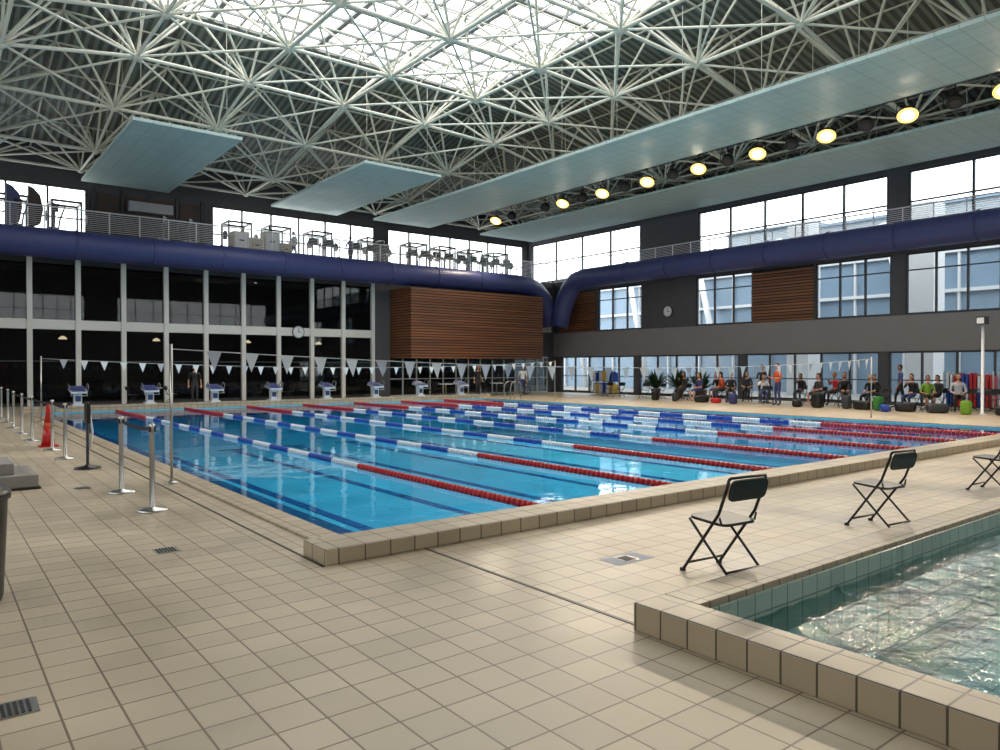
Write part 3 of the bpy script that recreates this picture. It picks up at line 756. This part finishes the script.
    if long: mb.ell(h+Vector((0,-0.07,-0.08)),(0.07,0.04,0.13),hair,10,6)
    for s,n in((-1,'l'),(1,'r')):
        w=Vector(J['wri'+n][0]); e=Vector(J['elb'+n][0]); hand(mb,w,w-e,(-s,0.3,0.1) if pose!='sit' else (-s,0.2,0.2),skin)
    me=mb.mesh(name); o=bpy.data.objects.new(name,me); COL.objects.link(o); o.location=loc; o.rotation_euler=(0,0,rz); o.scale=(sc,)*3
    return o
W=math.radians(90)
seats=[(30.1,23.4,'black','frame',1),(29.7,22.2,'duct','duct',0),(30.4,21.3,'orange','frame',2),(29.8,20.5,'black','black',0),(30.3,19.1,'whitepl','duct',1),
       (30.4,16.5,'frame','black',0),(29.8,15.1,'black','frame',2),(30.2,14.2,'black','black',0),(30.4,12.7,'black','duct',1),(29.8,11.9,'lime','black',0),(30.2,11.0,'flagg','black',0),(31.6,20.8,'frame','black',0),(31.9,18.2,'black','frame',1),(31.5,22.4,'black','duct',2),(31.8,14.8,'black','black',0),(31.6,16.4,'red','black',1),(31.8,12.3,'frame','black',0)]
hairs=['verydark','hairbrown','black','hairblond']
for i,(x,y,t,b,a) in enumerate(seats):
    rr=W+random.uniform(-0.7,0.7)
    person((x,y,0),rr,'sit',t,b,'skin' if i%3 else 'skin2',hairs[i%4],long=(i%2==0),bare=(i%4==1),arm=a,sc=random.uniform(0.98,1.08))
    dup(fc,(x,y,0),rr)
person((29.0,17.6,0),W*0.7,'stand','orange','duct','skin','hairbrown',arm=1,sc=1.04)
person((31.0,19.6,0),W*1.4,'stand','black','frame','skin','verydark',arm=0)
person((31.0,13.4,0),W*0.4,'walk','duct','black','skin2','black',arm=0)
person((19.0,38.0,7.3),0.0,'walk','duct','black','skin','verydark',arm=1)
person((15.9,38.6,7.3),1.9,'walk','whitepl','frame','skin','black',arm=1)
person((25.0,34.0,0),3.0,'stand','black','frame','skin','verydark',arm=0)
person((27.5,33.0,0),2.4,'walk','whitepl','duct','skin2','black',arm=0)
person((9.5,34.3,0),3.0,'stand','black','frame','skin','hairbrown',arm=0)
for x,y,r in [(30.9,24.0,1.9),(31.2,17.3,1.1),(30.3,10.0,1.9),(29.6,13.5,1.2),(30.6,9.0,1.7),(30.1,25.0,1.3),(30.2,26.1,1.8),(23.2,35.4,3.0),(24.1,35.5,3.2),(28.6,33.9,3.1),(29.5,35.3,3.0),(30.3,28.0,1.6),(30.4,29.0,1.6),(31.6,11.2,1.2),(31.6,10.2,1.9),(31.7,9.2,1.6),(29.5,8.0,1.4),(29.7,18.5,2.2)]:
    dup(fc,(x,y,0),r)
def bag(x,y,k,s=1.0,rz=0,tall=False):
    mb=MB(); L,D,H=(0.3,0.17,0.15) if not tall else (0.17,0.14,0.25)
    def fn(p):
        q=p.copy(); q.x=math.copysign(abs(q.x)**0.4,q.x); q.y=math.copysign(abs(q.y)**0.5,q.y); q.z=math.copysign(abs(q.z)**0.5,q.z); return q
    mb.ell((0,0,H*s),(L*s,D*s,H*s),k,18,12,fn)
    mb.path([(-0.12*s,0,2*H*s-0.02),(-0.08*s,0.02,2*H*s+0.12*s),(0.08*s,0.02,2*H*s+0.12*s),(0.12*s,0,2*H*s-0.02)],0.014,'black',6)
    mb.box((-L*0.7*s,-D*s-0.03,0.05*s),(L*0.7*s,-D*s+0.02,H*1.1*s),k)
    for sx in (-0.5,0.5): mb.box((sx*L*s-0.02,-D*s-0.035,0.02*s),(sx*L*s+0.02,-D*s-0.028,H*1.7*s),'frame')
    mb.obj('backpack' if tall else 'sports_bag',loc=(x,y,0),rz=rz)
for i,b in enumerate([(28.9,13.9,'black',1.2,1.4),(28.7,13.2,'green',1.1,1.0),(28.9,12.3,'black',1.2,1.9),(28.6,15.6,'black',1.3,1.2),(28.9,11.2,'frame',1.2,2.2),(28.7,10.2,'lime',1.0,1.6),(28.8,16.6,'black',1.1,0.5),(28.8,19.7,'duct',1.0,1.5),(28.8,21.4,'black',1.1,2.5),(28.8,24.2,'black',1.0,1.5),(28.9,9.0,'black',1.2,1.4),(28.7,22.9,'frame',0.9,0.8),(28.8,20.6,'red',0.8,1.5),(29.0,14.6,'frame',1.1,0.3),(28.3,12.8,'blue',0.9,0.6)]): bag(*b,tall=i%2==1)
def rack(x,y,rz,ks):
    mb=MB()
    mb.box((-0.9,-0.3,0.05),(0.9,0.3,0.1),'frame')
    for sx in(-0.88,0.88):
        for sy in(-0.28,0.28): mb.box((sx-0.02,sy-0.02,0),(sx+0.02,sy+0.02,1.5),'chrome')
    mb.box((-0.9,-0.3,0.78),(0.9,0.3,0.82),'frame')
    for i in range(12):
        for z in (0.1,0.82): mb.box((-0.84+i*0.14,-0.26,z),(-0.75+i*0.14,0.26,z+0.5+0.06*(i%3)),ks[(i//2+int(z*3))%len(ks)])
    mb.obj('float_rack',loc=(x,y,0),rz=rz)
rack(32.8,31.5,W,['yellow','whitepl','blue','whitepl'])
rack(32.8,11.5,W,['red','blue','red','whitepl'])
mb=MB(); mb.box((-0.5,-0.35,0),(0.5,0.35,1.85),'orange'); mb.box((-0.4,-0.37,0.5),(0.2,-0.35,1.7),'glassdark'); mb.box((0.27,-0.37,0.9),(0.42,-0.35,1.3),'frame'); mb.box((-0.4,-0.37,0.15),(0.2,-0.35,0.35),'verydark')
mb.obj('vending_machine',0.02,loc=(2.3,38.2,0)); 
M['dimlamp']=mat('pendant_glow',(255,225,180),0.5,emis=8)
for x in (0,5,9,13.5,17.5):
    for z in (3.1,6.7):
        mb=MB(); mb.tube((0,0,0),(0,0,0.25),0.01,'black',5); mb.lathe((0,0,-0.15),[(0.18,0),(0.16,0.06),(0.05,0.15)],'dimlamp',14); mb.obj('pendant_lamp',loc=(x,39,z))
mb=MB(); mb.lathe((0,0,0),[(0.28,0),(0.28,0.02),(0.04,0.04),(0.04,0.72)],'chrome',14); mb.lathe((0,0,0.72),[(0.4,0),(0.4,0.03)],'whitepl',20)
tb=mb.obj('round_table',loc=(6,38.6,0))
for x in (9,12,15,18): dup(tb,(x,38.5,0))
for x in (5.2,6.8,8.2,9.8,11.2,12.8,14.2,15.8,17.2,18.8): dup(fc,(x,38.6,0),W if int(x*10)%16<9 else -W)
dup(tb,(8.0,35.4,0)); dup(tb,(13.5,35.5,0)); dup(tb,(22.5,33.6,0)); dup(tb,(26.2,33.8,0))
for x in (7.2,8.8,12.7,14.3,21.7,25.4,27.0): dup(fc,(x,35.4 if x<20 else 33.8,0),W if int(x*10)%2 else -W)

# ------------------------------------------------------------------ exterior
mb=MB(); mb.box((XR+0.3,-60,-0.3),(110,100,-0.05),'exground'); mb.obj('outdoor_ground')
mb=MB(); mb.box((47,-30,-0.05),(60,60,8.5),'exglass')
for i in range(30):
    y=-28+i*3; mb.box((46.8,y,-0.05),(47,y+0.12,8.5),'exwhite')
for z in (3,6,8.3): mb.box((46.75,-30,z),(46.99,60,z+0.2),'exwhite')
for i in range(12):
    y=-24+i*7; mb.tube((45.6,y,-0.05),(46.5,y+3.2,10.5),0.22,'exwhite',10)
for y in (16.5,23.5): mb.box((42,y,-0.05),(43.4,y+1.4,10.5),'exwhite')
# stepped upper storey with sloping edge
for y0,y1,h in [(-30,13,12.2),(13,19,11.6),(19,27,11.3),(27,34,11.7)]:
    mb.box((49,y0,8.5),(58,y1,h),'exroof'); mb.box((48.8,y0,h),(58,y1,h+0.2),'exglass')
mb.obj('outdoor_building')

# ------------------------------------------------------------------ light
w=bpy.data.worlds.new('World'); scene.world=w; w.use_nodes=True
bg=w.node_tree.nodes['Background']; bg.inputs[0].default_value=(1.0,0.995,0.985,1); bg.inputs[1].default_value=5.1
def portal(name,loc,rot,sx,sy):
    l=bpy.data.lights.new(name,'AREA'); l.shape='RECTANGLE'; l.size=sx; l.size_y=sy; l.cycles.is_portal=True
    o=bpy.data.objects.new(name,l); COL.objects.link(o); o.location=loc; o.rotation_euler=rot
portal('skylight_portal',((SK[0]+SK[1])/2,(SK[2]+SK[3])/2,ZS+0.3),(0,0,0),SK[1]-SK[0],SK[3]-SK[2])
portal('right_gallery_portal',(35.4,15,9.1),(0,math.radians(90),0),3,52)
portal('right_lower_portal',(33.95,14,3.4),(0,math.radians(90),0),6.8,48)
portal('far_gallery_portal',(15,41.8,9.1),(math.radians(-90),0,0),41,3)
portal('near_portal',(17,YN-0.5,7.5),(math.radians(90),0,0),30.5,3.2)
portal('left_portal',(XL-0.5,11,6.5),(0,math.radians(-90),0),4.2,34.5)

# ------------------------------------------------------------------ camera
cam=bpy.data.cameras.new('Camera'); co=bpy.data.objects.new('Camera',cam); COL.objects.link(co); scene.camera=co
cam.sensor_width=36; cam.lens=735/1000*36; cam.clip_end=300
co.location=(0,0,1.67)
yaw=math.radians(38.04); pitch=math.radians(-0.62)
d=Vector((math.sin(yaw)*math.cos(pitch),math.cos(yaw)*math.cos(pitch),math.sin(pitch)))
co.rotation_euler=d.to_track_quat('-Z','Y').to_euler()
scene.view_settings.view_transform='Standard'; scene.view_settings.look='None'; scene.view_settings.exposure=0.0
